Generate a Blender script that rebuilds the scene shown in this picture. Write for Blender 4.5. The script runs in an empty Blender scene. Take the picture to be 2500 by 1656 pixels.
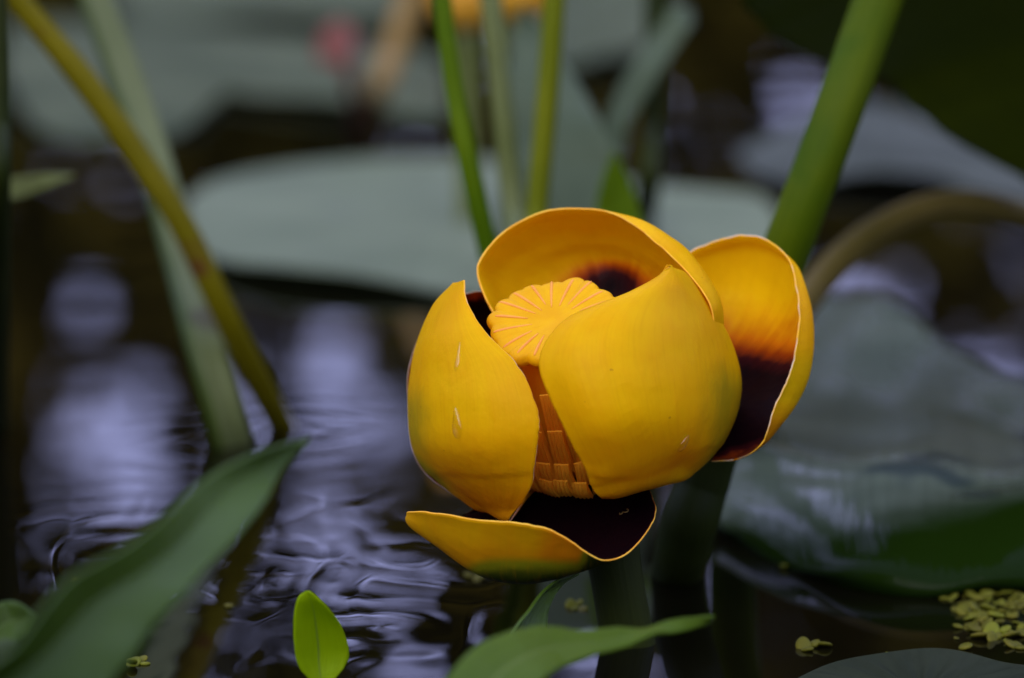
import bpy, math, random
import numpy as np
from mathutils import Vector, Matrix

random.seed(7)
RNG = np.random.default_rng(7)
CM = 0.01
SC = bpy.context.scene

# ---------------------------------------------------------------- camera, sky, sun, exposure
PITCH = math.radians(9.5)
FPX = 10980.0                       # focal length in photo pixels (2500 wide)
FOCUS = 55.0                        # cm from the lens to the middle of the flower
CAM_H = 12.89                       # cm above the water
RIGHT = np.array([1.0, 0, 0])
FWD = np.array([0, math.cos(PITCH), -math.sin(PITCH)])
UP = np.array([0, math.sin(PITCH), math.cos(PITCH)])
CAM = np.array([0, 0, CAM_H])

cam_data = bpy.data.cameras.new('camera')
cam = bpy.data.objects.new('camera', cam_data)
SC.collection.objects.link(cam)
cam.location = CAM * CM
cam.rotation_euler = (math.pi / 2 - PITCH, 0, 0)
cam_data.sensor_width = 36.0
cam_data.lens = 36.0 * FPX / 2500.0
cam_data.clip_start = 0.01
cam_data.clip_end = 300.0
cam_data.dof.use_dof = True
cam_data.dof.focus_distance = (FOCUS - 1.2) * CM
cam_data.dof.aperture_fstop = 17.5
SC.camera = cam

SUN_EL, SUN_AZ = math.radians(40), math.radians(200)      # azimuth clockwise from +Y
world = bpy.data.worlds.new('World')
SC.world = world
world.use_nodes = True
wn, wl = world.node_tree.nodes, world.node_tree.links
wn.clear()
sky = wn.new('ShaderNodeTexSky')
sky.sky_type = 'NISHITA'
sky.sun_disc = False
sky.sun_elevation = SUN_EL
sky.sun_rotation = SUN_AZ
sky.air_density = 1.0
sky.dust_density = 3.0
sky.ozone_density = 2.0
veil = wn.new('ShaderNodeMix')                            # an even cloud layer over the clear sky
veil.data_type = 'RGBA'
veil.inputs[0].default_value = 0.72
veil.inputs[7].default_value = (6.8, 6.9, 13.2, 1)
bg = wn.new('ShaderNodeBackground')
bg.inputs[1].default_value = 0.15
wout = wn.new('ShaderNodeOutputWorld')
wl.new(sky.outputs[0], veil.inputs[6])
wl.new(veil.outputs[2], bg.inputs[0])
wl.new(bg.outputs[0], wout.inputs[0])

sun_data = bpy.data.lights.new('sun', 'SUN')
sun_data.energy = 1.15
sun_data.angle = math.radians(50)
sun_data.color = (1.0, 0.96, 0.9)
sun = bpy.data.objects.new('sun', sun_data)
SC.collection.objects.link(sun)
sdir = Vector((math.sin(SUN_AZ) * math.cos(SUN_EL), math.cos(SUN_AZ) * math.cos(SUN_EL), math.sin(SUN_EL)))
sun.rotation_euler = sdir.to_track_quat('Z', 'Y').to_euler()
sun.location = sdir * 3

SC.view_settings.view_transform = 'Standard'
SC.view_settings.look = 'None'
SC.view_settings.exposure = 0.34
SC.view_settings.gamma = 1.0
SC.view_settings.use_curve_mapping = False
SC.cycles.use_denoising = True
SC.cycles.use_adaptive_sampling = False
SC.cycles.max_bounces = 9
SC.cycles.diffuse_bounces = 7
SC.cycles.sample_clamp_indirect = 6.0

# ---------------------------------------------------------------- helpers
def P(px, py, dz=0.0):
    """world point (cm) seen along photo pixel (px,py), dz cm beyond the flower's middle"""
    d = FOCUS + dz
    return CAM + FWD * d + RIGHT * ((px - 1250.0) / FPX * d) - UP * ((py - 828.0) / FPX * d)

def W(px, py, z=0.0):
    """world point (cm) on the level z cm above the water"""
    r = FWD + RIGHT * ((px - 1250.0) / FPX) - UP * ((py - 828.0) / FPX)
    t = (z - CAM_H) / r[2]
    return CAM + r * t

def to_px(p):
    q = np.asarray(p) - CAM
    d = q @ FWD
    return 1250 + q @ RIGHT / d * FPX, 828 - q @ UP / d * FPX

def tag(o, label=None, cat=None, group=None, kind=None):
    if label: o['label'] = label
    if cat: o['category'] = cat
    if group: o['group'] = group
    if kind: o['kind'] = kind
    return o

def empty(name, loc_cm):
    o = bpy.data.objects.new(name, None)
    o.empty_display_size = 0.01
    SC.collection.objects.link(o)
    o.location = Vector(np.asarray(loc_cm) * CM)
    return o

def link(name, me, mats, parent=None, smooth=True):
    for m in (mats if isinstance(mats, (list, tuple)) else [mats]):
        if m.name not in [x.name for x in me.materials if x]:
            me.materials.append(m)
    if smooth:
        me.polygons.foreach_set('use_smooth', [True] * len(me.polygons))
    o = bpy.data.objects.new(name, me)
    SC.collection.objects.link(o)
    if parent is not None:
        o.parent = parent
        o.matrix_parent_inverse = Matrix.Translation(-parent.location)
    return o

def mesh(name, verts_cm, faces, origin=None):
    v = np.asarray(verts_cm, float) * CM
    me = bpy.data.meshes.new(name)
    me.from_pydata(v.tolist(), [], faces)
    me.update()
    return me

def set_origin(o, loc_cm):
    """move the object's origin without moving its geometry (top-level meshes)"""
    d = Vector(np.asarray(loc_cm) * CM)
    o.data.transform(Matrix.Translation(-d))
    o.location = d

def catmull(pts, n):
    """resample pts (k,...) to n samples through a uniform Catmull-Rom spline"""
    pts = np.asarray(pts, float)
    k = len(pts)
    t = np.linspace(0, k - 1, n)
    i = np.clip(t.astype(int), 0, k - 2)
    f = (t - i).reshape((-1,) + (1,) * (pts.ndim - 1))
    first, last = 2 * pts[0] - pts[1], 2 * pts[-1] - pts[-2]
    ext = np.concatenate([first[None], pts, last[None]])
    p0, p1, p2, p3 = ext[i], ext[i + 1], ext[i + 2], ext[i + 3]
    return 0.5 * (2 * p1 + (p2 - p0) * f + (2 * p0 - 5 * p1 + 4 * p2 - p3) * f ** 2 + (3 * p1 - p0 - 3 * p2 + p3) * f ** 3)

def surf(ctrl, nu, nv):
    c = np.asarray(ctrl, float)
    g = catmull(c, nu)
    g = catmull(np.swapaxes(g, 0, 1), nv)
    return np.swapaxes(g, 0, 1)

def normals(g):
    du = np.gradient(g, axis=0)
    dv = np.gradient(g, axis=1)
    n = np.cross(du, dv)
    l = np.linalg.norm(n, axis=2, keepdims=True)
    n = n / np.maximum(l, 1e-9)
    for _ in range(2):                                     # soften where rows pinch together
        n[1:-1] = n[:-2] + 2 * n[1:-1] + n[2:]
        n = n / np.maximum(np.linalg.norm(n, axis=2, keepdims=True), 1e-9)
    return n

def fbm1(n, k, seed):
    r = np.random.default_rng(seed)
    x = np.linspace(0, 1, n)
    y = np.zeros(n)
    for j in range(4):
        m = int(k * 2 ** j) + 2
        y += np.interp(x, np.linspace(0, 1, m), r.normal(size=m)) / 2 ** j
    return y

def shell(name, g, thick, mats, parent=None, flip=1, pig=None, rim_taper=0.5, rim=True):
    """closed thin shell about grid g (nu,nv,3); mats = [front, back, rim]; front is the side the normal*flip points to"""
    nu, nv, _ = g.shape
    n = normals(g) * flip
    tu = np.minimum(np.linspace(0, 1, nu), np.linspace(1, 0, nu))[:, None] * 2
    tv = np.minimum(np.linspace(0, 1, nv), np.linspace(1, 0, nv))[None, :] * 2
    th = thick * (rim_taper + (1 - rim_taper) * np.clip(np.minimum(tu, tv) * 5, 0, 1))[..., None]
    a, b = g + n * th / 2, g - n * th / 2
    idx = np.arange(nu * nv).reshape(nu, nv)
    faces, mi = [], []
    q = np.stack([idx[:-1, :-1], idx[1:, :-1], idx[1:, 1:], idx[:-1, 1:]], -1).reshape(-1, 4)
    if flip < 0:
        q = q[:, ::-1]
    faces += q.tolist(); mi += [0] * len(q)
    off = nu * nv
    qb = (q[:, ::-1] + off)
    faces += qb.tolist(); mi += [1] * len(qb)
    loop = np.concatenate([idx[:, 0], idx[-1, 1:], idx[-2::-1, -1], idx[0, -2:0:-1]])
    la, lb = loop, np.roll(loop, -1)
    r = np.stack([la, la + off, lb + off, lb], -1)
    if flip < 0:
        r = r[:, ::-1]
    faces += r.tolist(); mi += [2 if len(mats) > 2 else 0] * len(r)
    me = mesh(name, np.concatenate([a.reshape(-1, 3), b.reshape(-1, 3)]), faces)
    o = link(name, me, mats, parent)
    if len(mats) > 1:
        me.polygons.foreach_set('material_index', mi)
    U, V = np.meshgrid(np.linspace(0, 1, nu), np.linspace(0, 1, nv), indexing='ij')
    if pig is None:
        col = np.stack([U, V, 0 * U, 0 * U + 1], -1)
    else:
        q = g - CAM; dd = q @ FWD
        mr, gr, og = pig(U, V, 1250 + q @ RIGHT / dd * FPX, 828 - q @ UP / dd * FPX)
        col = np.stack([mr + 0 * U, gr + 0 * U, og + 0 * U, 1 + 0 * U], -1)
    at = me.attributes.new('pig', 'FLOAT_COLOR', 'POINT')
    at.data.foreach_set('color', np.concatenate([col.reshape(-1, 4)] * 2).astype(np.float32).ravel())
    uv = np.stack([U, V, 0 * U], -1).reshape(-1, 3)
    au = me.attributes.new('leaf_uv', 'FLOAT_VECTOR', 'POINT')
    au.data.foreach_set('vector', np.concatenate([uv] * 2).astype(np.float32).ravel())
    # the rim is sharp
    return o

def tube(name, path, radii, mat, parent=None, sides=20, samples=60, profile=None, bumps=0.0, seed=0):
    """tube through path points (cm); profile(theta) scales the radius"""
    p = catmull(path, samples)
    r = catmull(np.asarray(radii, float)[:, None], samples)[:, 0] if not np.isscalar(radii) else np.full(samples, radii)
    if bumps:
        r = r * (1 + bumps * fbm1(samples, 6, seed))
    tan = np.gradient(p, axis=0)
    tan /= np.linalg.norm(tan, axis=1, keepdims=True)
    ref = np.array([0.0, -1.0, 0.1])
    V, F = [], []
    th = np.linspace(0, 2 * math.pi, sides, endpoint=False)
    prof = np.ones(sides) if profile is None else np.array([profile(t) for t in th])
    for i in range(samples):
        x = np.cross(tan[i], ref); x /= np.linalg.norm(x)
        y = np.cross(x, tan[i])
        V.append(p[i] + r[i] * prof[:, None] * (np.cos(th)[:, None] * x + np.sin(th)[:, None] * y))
    V = np.concatenate(V)
    for i in range(samples - 1):
        for j in range(sides):
            k = (j + 1) % sides
            F.append((i * sides + j, i * sides + k, (i + 1) * sides + k, (i + 1) * sides + j))
    F.append(tuple(range(sides))[::-1])
    F.append(tuple((samples - 1) * sides + j for j in range(sides)))
    me = mesh(name, V, F)
    o = link(name, me, mat, parent)
    at = me.attributes.new('leaf_uv', 'FLOAT_VECTOR', 'POINT')
    uv = np.stack([np.repeat(np.linspace(0, 1, samples), sides), np.tile(th / 6.2832, samples), np.zeros(samples * sides)], -1)
    at.data.foreach_set('vector', uv.astype(np.float32).ravel())
    return o

# ---------------------------------------------------------------- materials
def new_mat(name):
    m = bpy.data.materials.new(name)
    m.use_nodes = True
    nt = m.node_tree
    b = nt.nodes['Principled BSDF']
    return m, nt, b

def noise(nt, scale, detail=3.0, vec=None, rough=0.55, dist=0.0):
    n = nt.nodes.new('ShaderNodeTexNoise')
    n.inputs['Scale'].default_value = scale
    n.inputs['Detail'].default_value = detail
    n.inputs['Roughness'].default_value = rough
    n.inputs['Distortion'].default_value = dist
    if vec is not None:
        nt.links.new(vec, n.inputs['Vector'])
    return n.outputs[0]

def objco(nt):
    return nt.nodes.new('ShaderNodeTexCoord').outputs['Object']

def ramp(nt, fac, stops):
    r = nt.nodes.new('ShaderNodeValToRGB')
    el = r.color_ramp.elements
    while len(el) > 1:
        el.remove(el[0])
    el[0].position, el[0].color = stops[0][0], (*stops[0][1], 1)
    for p, c in stops[1:]:
        e = el.new(p); e.color = (*c, 1)
    nt.links.new(fac, r.inputs[0])
    return r.outputs[0]

def mixc(nt, fac, a, b):
    m = nt.nodes.new('ShaderNodeMix')
    m.data_type = 'RGBA'
    if hasattr(fac, 'is_output'): nt.links.new(fac, m.inputs[0])
    else: m.inputs[0].default_value = fac
    for s, i in ((a, 6), (b, 7)):
        if hasattr(s, 'is_output'): nt.links.new(s, m.inputs[i])
        else: m.inputs[i].default_value = (*s, 1)
    return m.outputs[2]

def mth(nt, op, a, b=0.0, c=None, clamp=False):
    m = nt.nodes.new('ShaderNodeMath')
    m.operation = op
    m.use_clamp = clamp
    for i, s in enumerate((a, b) if c is None else (a, b, c)):
        if hasattr(s, 'is_output'): nt.links.new(s, m.inputs[i])
        else: m.inputs[i].default_value = s
    return m.outputs[0]

def mapr(nt, v, a, b, c=0.0, d=1.0, smooth=True):
    m = nt.nodes.new('ShaderNodeMapRange')
    m.interpolation_type = 'SMOOTHSTEP' if smooth else 'LINEAR'
    nt.links.new(v, m.inputs[0])
    for i, x in enumerate((a, b, c, d)): m.inputs[i + 1].default_value = x
    return m.outputs[0]

def bump(nt, b, h, dist, strength=1.0):
    n = nt.nodes.new('ShaderNodeBump')
    n.inputs['Strength'].default_value = strength
    n.inputs['Distance'].default_value = dist
    nt.links.new(h, n.inputs['Height'])
    nt.links.new(n.outputs[0], b.inputs['Normal'])

def attr(nt, name):
    a = nt.nodes.new('ShaderNodeAttribute')
    a.attribute_name = name
    return a

def vscale(nt, vec, s):
    m = nt.nodes.new('ShaderNodeVectorMath')
    m.operation = 'MULTIPLY'
    nt.links.new(vec, m.inputs[0])
    m.inputs[1].default_value = s
    return m.outputs[0]

def translucent(nt, b, col, f):
    out = nt.nodes['Material Output']
    t = nt.nodes.new('ShaderNodeBsdfTranslucent')
    if hasattr(col, 'is_output'): nt.links.new(col, t.inputs[0])
    else: t.inputs[0].default_value = (*col, 1)
    mx = nt.nodes.new('ShaderNodeMixShader')
    mx.inputs[0].default_value = f
    nt.links.new(b.outputs[0], mx.inputs[1]); nt.links.new(t.outputs[0], mx.inputs[2])
    nt.links.new(mx.outputs[0], out.inputs[0])

def sepal_mat(name, inner, tr=0.30):
    m, nt, b = new_mat(name)
    pig = attr(nt, 'pig')
    sep = nt.nodes.new('ShaderNodeSeparateColor')
    nt.links.new(pig.outputs['Color'], sep.inputs[0])
    uv = attr(nt, 'leaf_uv').outputs['Vector']
    co = objco(nt)
    streak = noise(nt, 1.0, 4, vscale(nt, uv, (3.0, 26.0, 1.0)))
    blot = noise(nt, 160.0, 4, co)
    fine = noise(nt, 900.0, 3, co)
    if inner:
        mar = mth(nt, 'ADD', sep.outputs[0], mth(nt, 'MULTIPLY', mth(nt, 'SUBTRACT', streak, 0.5), 0.30))
        mar = mth(nt, 'ADD', mar, mth(nt, 'MULTIPLY', mth(nt, 'SUBTRACT', blot, 0.5), 0.25))
        col = ramp(nt, mar, [(0.0, (0.92, 0.60, 0.003)), (0.2, (0.88, 0.48, 0.003)), (0.42, (0.68, 0.19, 0.003)),
                             (0.58, (0.33, 0.05, 0.003)), (0.76, (0.04, 0.005, 0.006)), (1.0, (0.007, 0.0015, 0.003))])
        vein = mapr(nt, streak, 0.35, 0.65)
        vein = mth(nt, 'MULTIPLY', vein, mapr(nt, mar, 0.75, 0.35))
        col = mixc(nt, mth(nt, 'MULTIPLY', vein, 0.08), col, (0.60, 0.20, 0.003))
    else:
        gr = mth(nt, 'ADD', sep.outputs[1], mth(nt, 'MULTIPLY', mth(nt, 'SUBTRACT', blot, 0.5), 0.35))
        base = mixc(nt, mapr(nt, blot, 0.3, 0.72), (0.88, 0.58, 0.001), (0.84, 0.50, 0.001))
        org = mth(nt, 'ADD', sep.outputs[2], mth(nt, 'MULTIPLY', mth(nt, 'SUBTRACT', streak, 0.5), 0.3), clamp=True)
        base = mixc(nt, org, base, (0.76, 0.25, 0.003))
        col = mixc(nt, mapr(nt, gr, 0.12, 0.62), base, (0.30, 0.30, 0.008))
        col = mixc(nt, mapr(nt, gr, 0.6, 1.05), col, (0.05, 0.075, 0.006))
        vn = noise(nt, 1.0, 5, vscale(nt, uv, (5.0, 70.0, 1.0)), 0.65)
        col = mixc(nt, mth(nt, 'MULTIPLY', mapr(nt, vn, 0.48, 0.66), 0.16), col, (0.66, 0.33, 0.002))
        fl = noise(nt, 1100.0, 0.0, co)
        col = mixc(nt, mth(nt, 'MULTIPLY', mapr(nt, fl, 0.87, 0.89), 0.5), col, (0.30, 0.12, 0.01))
    nt.links.new(col, b.inputs['Base Color'])
    b.inputs['Roughness'].default_value = 0.42 if inner else 0.47
    b.inputs['Specular IOR Level'].default_value = 0.07
    translucent(nt, b, col, tr)
    h = mth(nt, 'ADD', mth(nt, 'MULTIPLY', blot, 1.0), mth(nt, 'MULTIPLY', fine, 0.14))
    h = mth(nt, 'ADD', h, mth(nt, 'MULTIPLY', streak, 0.25))
    bump(nt, b, h, 0.00045, 0.7)
    return m

def leaf_mat(name, c1, c2, rough=0.4, spec=0.5, rib=None, scale=40.0, spots=None, sheen=0.0, bumpd=0.0006, trans=0.15):
    m, nt, b = new_mat(name)
    co = objco(nt)
    n1 = noise(nt, scale, 4, co)
    col = mixc(nt, mapr(nt, n1, 0.32, 0.68), c1, c2)
    uv = attr(nt, 'leaf_uv').outputs['Vector']
    veins = noise(nt, 1.0, 3, vscale(nt, uv, (2.0, 40.0, 1.0)))
    col = mixc(nt, mth(nt, 'MULTIPLY', mapr(nt, veins, 0.4, 0.62), 0.3), col, tuple(0.65 * x for x in c1))
    if rib:
        s = nt.nodes.new('ShaderNodeSeparateXYZ')
        nt.links.new(uv, s.inputs[0])
        d = mth(nt, 'ABSOLUTE', mth(nt, 'SUBTRACT', s.outputs[1], 0.5))
        col = mixc(nt, mapr(nt, d, 0.012, 0.035, 1, 0), col, rib)
    if spots:
        n2 = noise(nt, scale * 1.7, 2, co)
        col = mixc(nt, mapr(nt, n2, 0.62, 0.72), col, spots)
    nt.links.new(col, b.inputs['Base Color'])
    b.inputs['Roughness'].default_value = rough
    b.inputs['Specular IOR Level'].default_value = spec
    if sheen:
        b.inputs['Sheen Weight'].default_value = sheen
        b.inputs['Sheen Roughness'].default_value = 0.4
    h = mth(nt, 'ADD', mth(nt, 'MULTIPLY', veins, 0.5), n1)
    if trans:
        translucent(nt, b, tuple(min(1, 1.6 * x) for x in c2), trans)
    bump(nt, b, h, bumpd, 0.6)
    return m

M = {}
M['sepal_in'] = sepal_mat('sepal_inner', True)
M['sepal_out'] = sepal_mat('sepal_outer', False, 0.40)
M['sepal_in_thin'] = sepal_mat('sepal_inner_thin', True, 0.75)
def rim_mat():
    m, nt, b = new_mat('sepal_rim')
    n = noise(nt, 260, 4, objco(nt))
    nt.links.new(mixc(nt, mapr(nt, n, 0.36, 0.56), (0.66, 0.50, 0.30), (0.82, 0.44, 0.01)), b.inputs['Base Color'])
    b.inputs['Roughness'].default_value = 0.7
    return m
M['sepal_rim'] = rim_mat()
M['rim_yellow'] = bpy.data.materials['sepal_rim'].copy()
M['rim_yellow'].name = 'sepal_rim_yellow'
M['rim_dull'] = bpy.data.materials['sepal_rim'].copy(); M['rim_dull'].name = 'sepal_rim_dull'
_n = [x for x in M['rim_dull'].node_tree.nodes if x.type == 'MIX'][0]
_n.inputs[6].default_value = (0.34, 0.24, 0.20, 1); _n.inputs[7].default_value = (0.22, 0.14, 0.06, 1)
_n = [x for x in M['rim_yellow'].node_tree.nodes if x.type == 'MIX'][0]
_n.inputs[6].default_value = (0.86, 0.50, 0.03, 1); _n.inputs[7].default_value = (0.80, 0.38, 0.01, 1)
def simple(name, c1, c2, scale, rough=0.5, spec=0.4, sss=0.0, bumpd=0.0):
    m, nt, b = new_mat(name)
    n = noise(nt, scale, 4, objco(nt))
    nt.links.new(mixc(nt, mapr(nt, n, 0.3, 0.7), c1, c2), b.inputs['Base Color'])
    b.inputs['Roughness'].default_value = rough
    b.inputs['Specular IOR Level'].default_value = spec
    if sss:
        translucent(nt, b, c1, sss)
    if bumpd:
        bump(nt, b, n, bumpd, 0.6)
    return m
M['disc'] = simple('stigma_disc', (0.80, 0.46, 0.003), (0.74, 0.38, 0.003), 300, 0.5, 0.08, 0.2, 0.0003)
M['ray'] = simple('stigma_ray', (0.82, 0.37, 0.06), (0.78, 0.32, 0.05), 500, 0.5, 0.1, 0.1)
M['ovary'] = simple('ovary', (0.86, 0.38, 0.01), (0.88, 0.44, 0.012), 250, 0.45, 0.3, 0.25, 0.0003)
M['stamen'] = simple('stamen', (0.95, 0.56, 0.04), (0.92, 0.48, 0.03), 350, 0.5, 0.1, 0.4, 0.0002)
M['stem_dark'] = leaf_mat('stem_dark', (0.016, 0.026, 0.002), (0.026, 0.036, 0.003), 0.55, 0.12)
M['stem_green'] = leaf_mat('stem_green', (0.042, 0.085, 0.0005), (0.075, 0.11, 0.0005), 0.55, 0.08, scale=60)
M['stem_yellow'] = leaf_mat('stem_yellow', (0.13, 0.115, 0.001), (0.18, 0.155, 0.0015), 0.55, 0.1, scale=50, spots=(0.10, 0.045, 0.008))
M['stem_pale'] = leaf_mat('stem_pale', (0.11, 0.14, 0.03), (0.16, 0.19, 0.05), 0.45, 0.3, scale=50)
def shade_one_side(m, dark):
    nt = m.node_tree; p = nt.nodes['Principled BSDF']
    old = p.inputs['Base Color'].links[0].from_socket
    sx = nt.nodes.new('ShaderNodeSeparateXYZ'); nt.links.new(attr(nt, 'leaf_uv').outputs['Vector'], sx.inputs[0])
    v = mth(nt, 'ABSOLUTE', mth(nt, 'SUBTRACT', sx.outputs[1], 0.5))
    f = mapr(nt, mth(nt, 'ADD', v, mth(nt, 'MULTIPLY', mth(nt, 'SUBTRACT', noise(nt, 60, 3, objco(nt)), 0.5), 0.06)), 0.26, 0.30)
    nt.links.new(mixc(nt, f, old, dark), p.inputs['Base Color'])
M['stem_shade'] = leaf_mat('stem_side_shade', (0.10, 0.13, 0.035), (0.15, 0.18, 0.06), 0.5, 0.25, scale=40, spots=(0.06, 0.06, 0.02))
shade_one_side(M['stem_shade'], (0.030, 0.055, 0.003))  # shading of the stem's left side put into its colour
M['stem_bright'] = leaf_mat('stem_bright', (0.062, 0.125, 0.0008), (0.095, 0.155, 0.001), 0.55, 0.08, scale=60)
M['stem_lime'] = leaf_mat('stem_lime', (0.12, 0.15, 0.001), (0.16, 0.18, 0.002), 0.55, 0.1, scale=60)
M['stem_brown'] = leaf_mat('stem_brown', (0.085, 0.068, 0.008), (0.15, 0.115, 0.024), 0.6, 0.2, scale=50)
M['pad'] = leaf_mat('lily_pad', (0.13, 0.17, 0.085), (0.175, 0.22, 0.115), 0.6, 0.25, scale=22, spots=(0.11, 0.14, 0.09))
M['pad_far'] = leaf_mat('far_lily_pad', (0.055, 0.075, 0.032), (0.115, 0.14, 0.065), 0.65, 0.12, scale=16, spots=(0.05, 0.05, 0.015))
M['pad_ragged'] = leaf_mat('ragged_lily_pad', (0.035, 0.045, 0.025), (0.10, 0.12, 0.085), 0.6, 0.2, scale=24, spots=(0.03, 0.025, 0.02))  # darker, mottled colour for the ragged pad
M['pad_wet'] = leaf_mat('wet_lily_pad', (0.085, 0.115, 0.075), (0.13, 0.165, 0.11), 0.15, 0.6, scale=30, spots=(0.05, 0.07, 0.06))
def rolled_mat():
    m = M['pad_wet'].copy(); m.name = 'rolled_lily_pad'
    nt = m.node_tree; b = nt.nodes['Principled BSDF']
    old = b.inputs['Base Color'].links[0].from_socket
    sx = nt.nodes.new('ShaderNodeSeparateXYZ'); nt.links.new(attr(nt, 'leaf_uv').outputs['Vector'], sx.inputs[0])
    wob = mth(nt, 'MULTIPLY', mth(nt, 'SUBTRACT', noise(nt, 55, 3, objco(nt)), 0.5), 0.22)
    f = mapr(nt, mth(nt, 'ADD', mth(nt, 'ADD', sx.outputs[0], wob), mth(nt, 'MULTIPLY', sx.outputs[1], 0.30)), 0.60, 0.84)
    nt.links.new(mixc(nt, f, old, (0.007, 0.018, 0.0012)), b.inputs['Base Color'])  # shade of the near margin put into the colour as dark green
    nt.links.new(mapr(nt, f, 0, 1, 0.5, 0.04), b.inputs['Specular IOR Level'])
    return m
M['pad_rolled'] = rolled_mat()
M['pad_dark'] = leaf_mat('dark_lily_pad', (0.022, 0.030, 0.015), (0.034, 0.042, 0.022), 0.7, 0.06, scale=30)
M['pad_under'] = leaf_mat('lily_pad_underside', (0.018, 0.036, 0.004), (0.028, 0.048, 0.006), 0.6, 0.1, scale=30)
M['leaf_shade'] = leaf_mat('raised_leaf', (0.06, 0.085, 0.003), (0.08, 0.10, 0.004), 0.6, 0.1, scale=20, trans=0.4)
M['blade'] = leaf_mat('blade_leaf', (0.038, 0.082, 0.003), (0.056, 0.11, 0.005), 0.4, 0.3, rib=(0.09, 0.15, 0.03), scale=30)
M['young'] = leaf_mat('young_leaf', (0.23, 0.36, 0.001), (0.30, 0.42, 0.001), 0.5, 0.1, rib=(0.15, 0.22, 0.02), scale=60, trans=0.4)
M['arrow'] = leaf_mat('arrow_leaf', (0.045, 0.07, 0.03), (0.085, 0.115, 0.055), 0.55, 0.15, scale=25)
M['spear'] = leaf_mat('spear_leaf', (0.05, 0.10, 0.001), (0.075, 0.13, 0.002), 0.42, 0.12, rib=(0.10, 0.15, 0.02), scale=40)
M['red'] = leaf_mat('red_leaf', (0.19, 0.06, 0.035), (0.16, 0.055, 0.03), 0.5, 0.3)
M['tan'] = leaf_mat('tan_stem', (0.30, 0.20, 0.05), (0.26, 0.16, 0.04), 0.5, 0.3)
M['far_yellow'] = leaf_mat('far_yellow', (0.70, 0.38, 0.02), (0.60, 0.30, 0.02), 0.5, 0.3)
def tint_by_object(m, a=0.55, b=1.25):
    nt = m.node_tree; p = nt.nodes['Principled BSDF']
    old = p.inputs['Base Color'].links[0].from_socket
    oi = nt.nodes.new('ShaderNodeObjectInfo')
    hs = nt.nodes.new('ShaderNodeHueSaturation')
    nt.links.new(old, hs.inputs['Color'])
    nt.links.new(mapr(nt, oi.outputs['Random'], 0, 1, a, b, False), hs.inputs['Value'])
    nt.links.new(mapr(nt, oi.outputs['Random'], 0, 1, 0.485, 0.515, False), hs.inputs['Hue'])
    nt.links.new(hs.outputs[0], p.inputs['Base Color'])
M['duckweed'] = leaf_mat('duckweed', (0.11, 0.12, 0.006), (0.19, 0.18, 0.012), 0.55, 0.15, scale=300, bumpd=0.0002)
tint_by_object(M['duckweed'])
def drop_mat():
    m, nt, b = new_mat('water_drop')
    nt.nodes.remove(b)
    tr = nt.nodes.new('ShaderNodeBsdfTransparent'); tr.inputs[0].default_value = (.98, .98, .97, 1)
    gl = nt.nodes.new('ShaderNodeBsdfGlossy'); gl.inputs['Roughness'].default_value = 0.03
    lw = nt.nodes.new('ShaderNodeLayerWeight'); lw.inputs[0].default_value = 0.5
    fr = mth(nt, 'ADD', mth(nt, 'MULTIPLY', mth(nt, 'POWER', lw.outputs['Facing'], 3.0), 0.6), 0.04)
    mx = nt.nodes.new('ShaderNodeMixShader')
    nt.links.new(fr, mx.inputs[0]); nt.links.new(tr.outputs[0], mx.inputs[1]); nt.links.new(gl.outputs[0], mx.inputs[2])
    nt.links.new(mx.outputs[0], nt.nodes['Material Output'].inputs[0])
    return m
M['drop'] = drop_mat()
M['foliage'] = simple('woods_foliage', (0.045, 0.045, 0.004), (0.085, 0.060, 0.006), 0.6, 0.8, 0.05)
M['bank'] = simple('bank_soil', (0.04, 0.04, 0.02), (0.06, 0.05, 0.03), 1.5, 0.9, 0.1)

# ---------------------------------------------------------------- water, bank, woods
def water_mat():
    m, nt, b = new_mat('pond_water')
    b.inputs['Base Color'].default_value = (0.003, 0.0026, 0.001, 1)
    b.inputs['Roughness'].default_value = 0.015
    b.inputs['IOR'].default_value = 1.333
    b.inputs['Specular IOR Level'].default_value = 0.5
    co = objco(nt)
    def ring(px, py, lam, amp, reach):
        c = W(px, py) * CM
        v = nt.nodes.new('ShaderNodeVectorMath'); v.operation = 'DISTANCE'
        nt.links.new(co, v.inputs[0]); v.inputs[1].default_value = tuple(c)
        r = v.outputs['Value']
        s = mth(nt, 'SINE', mth(nt, 'MULTIPLY', r, 2 * math.pi / (lam * CM)))
        e = mth(nt, 'EXPONENT', mth(nt, 'MULTIPLY', r, -1 / (reach * CM)))
        return mth(nt, 'MULTIPLY', mth(nt, 'MULTIPLY', s, e), amp * CM)
    swell = mth(nt, 'MULTIPLY', noise(nt, 28, 1, co), 3.2e-5)
    near = noise(nt, 105, 0.9, vscale(nt, co, (1, 0.3, 1)), dist=0.7)
    v = nt.nodes.new('ShaderNodeVectorMath'); v.operation = 'DISTANCE'
    nt.links.new(vscale(nt, co, (1, 0.8, 1)), v.inputs[0])
    c = W(600, 1480) * CM
    v.inputs[1].default_value = (c[0], c[1] * 0.8, 0)
    mask = mapr(nt, v.outputs['Value'], 0.015, 0.075, 1, 0)
    h = mth(nt, 'ADD', swell, mth(nt, 'MULTIPLY', mth(nt, 'MULTIPLY', near, mask), 2.3e-4))
    for a in ((930, 1530, 1.0, 0.0022, 1.2), (640, 1430, 1.1, 0.0022, 1.3), (1100, 1400, 1.1, 0.0018, 1.2), (300, 1330, 1.1, 0.0018, 1.3),
              (560, 1090, 0.9, 0.0012, 0.9), (700, 1045, 0.9, 0.0012, 0.9)):
        h = mth(nt, 'ADD', h, ring(*a))
    bump(nt, b, h, 1.0, 1.0)
    return m
M['water'] = water_mat()

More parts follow.
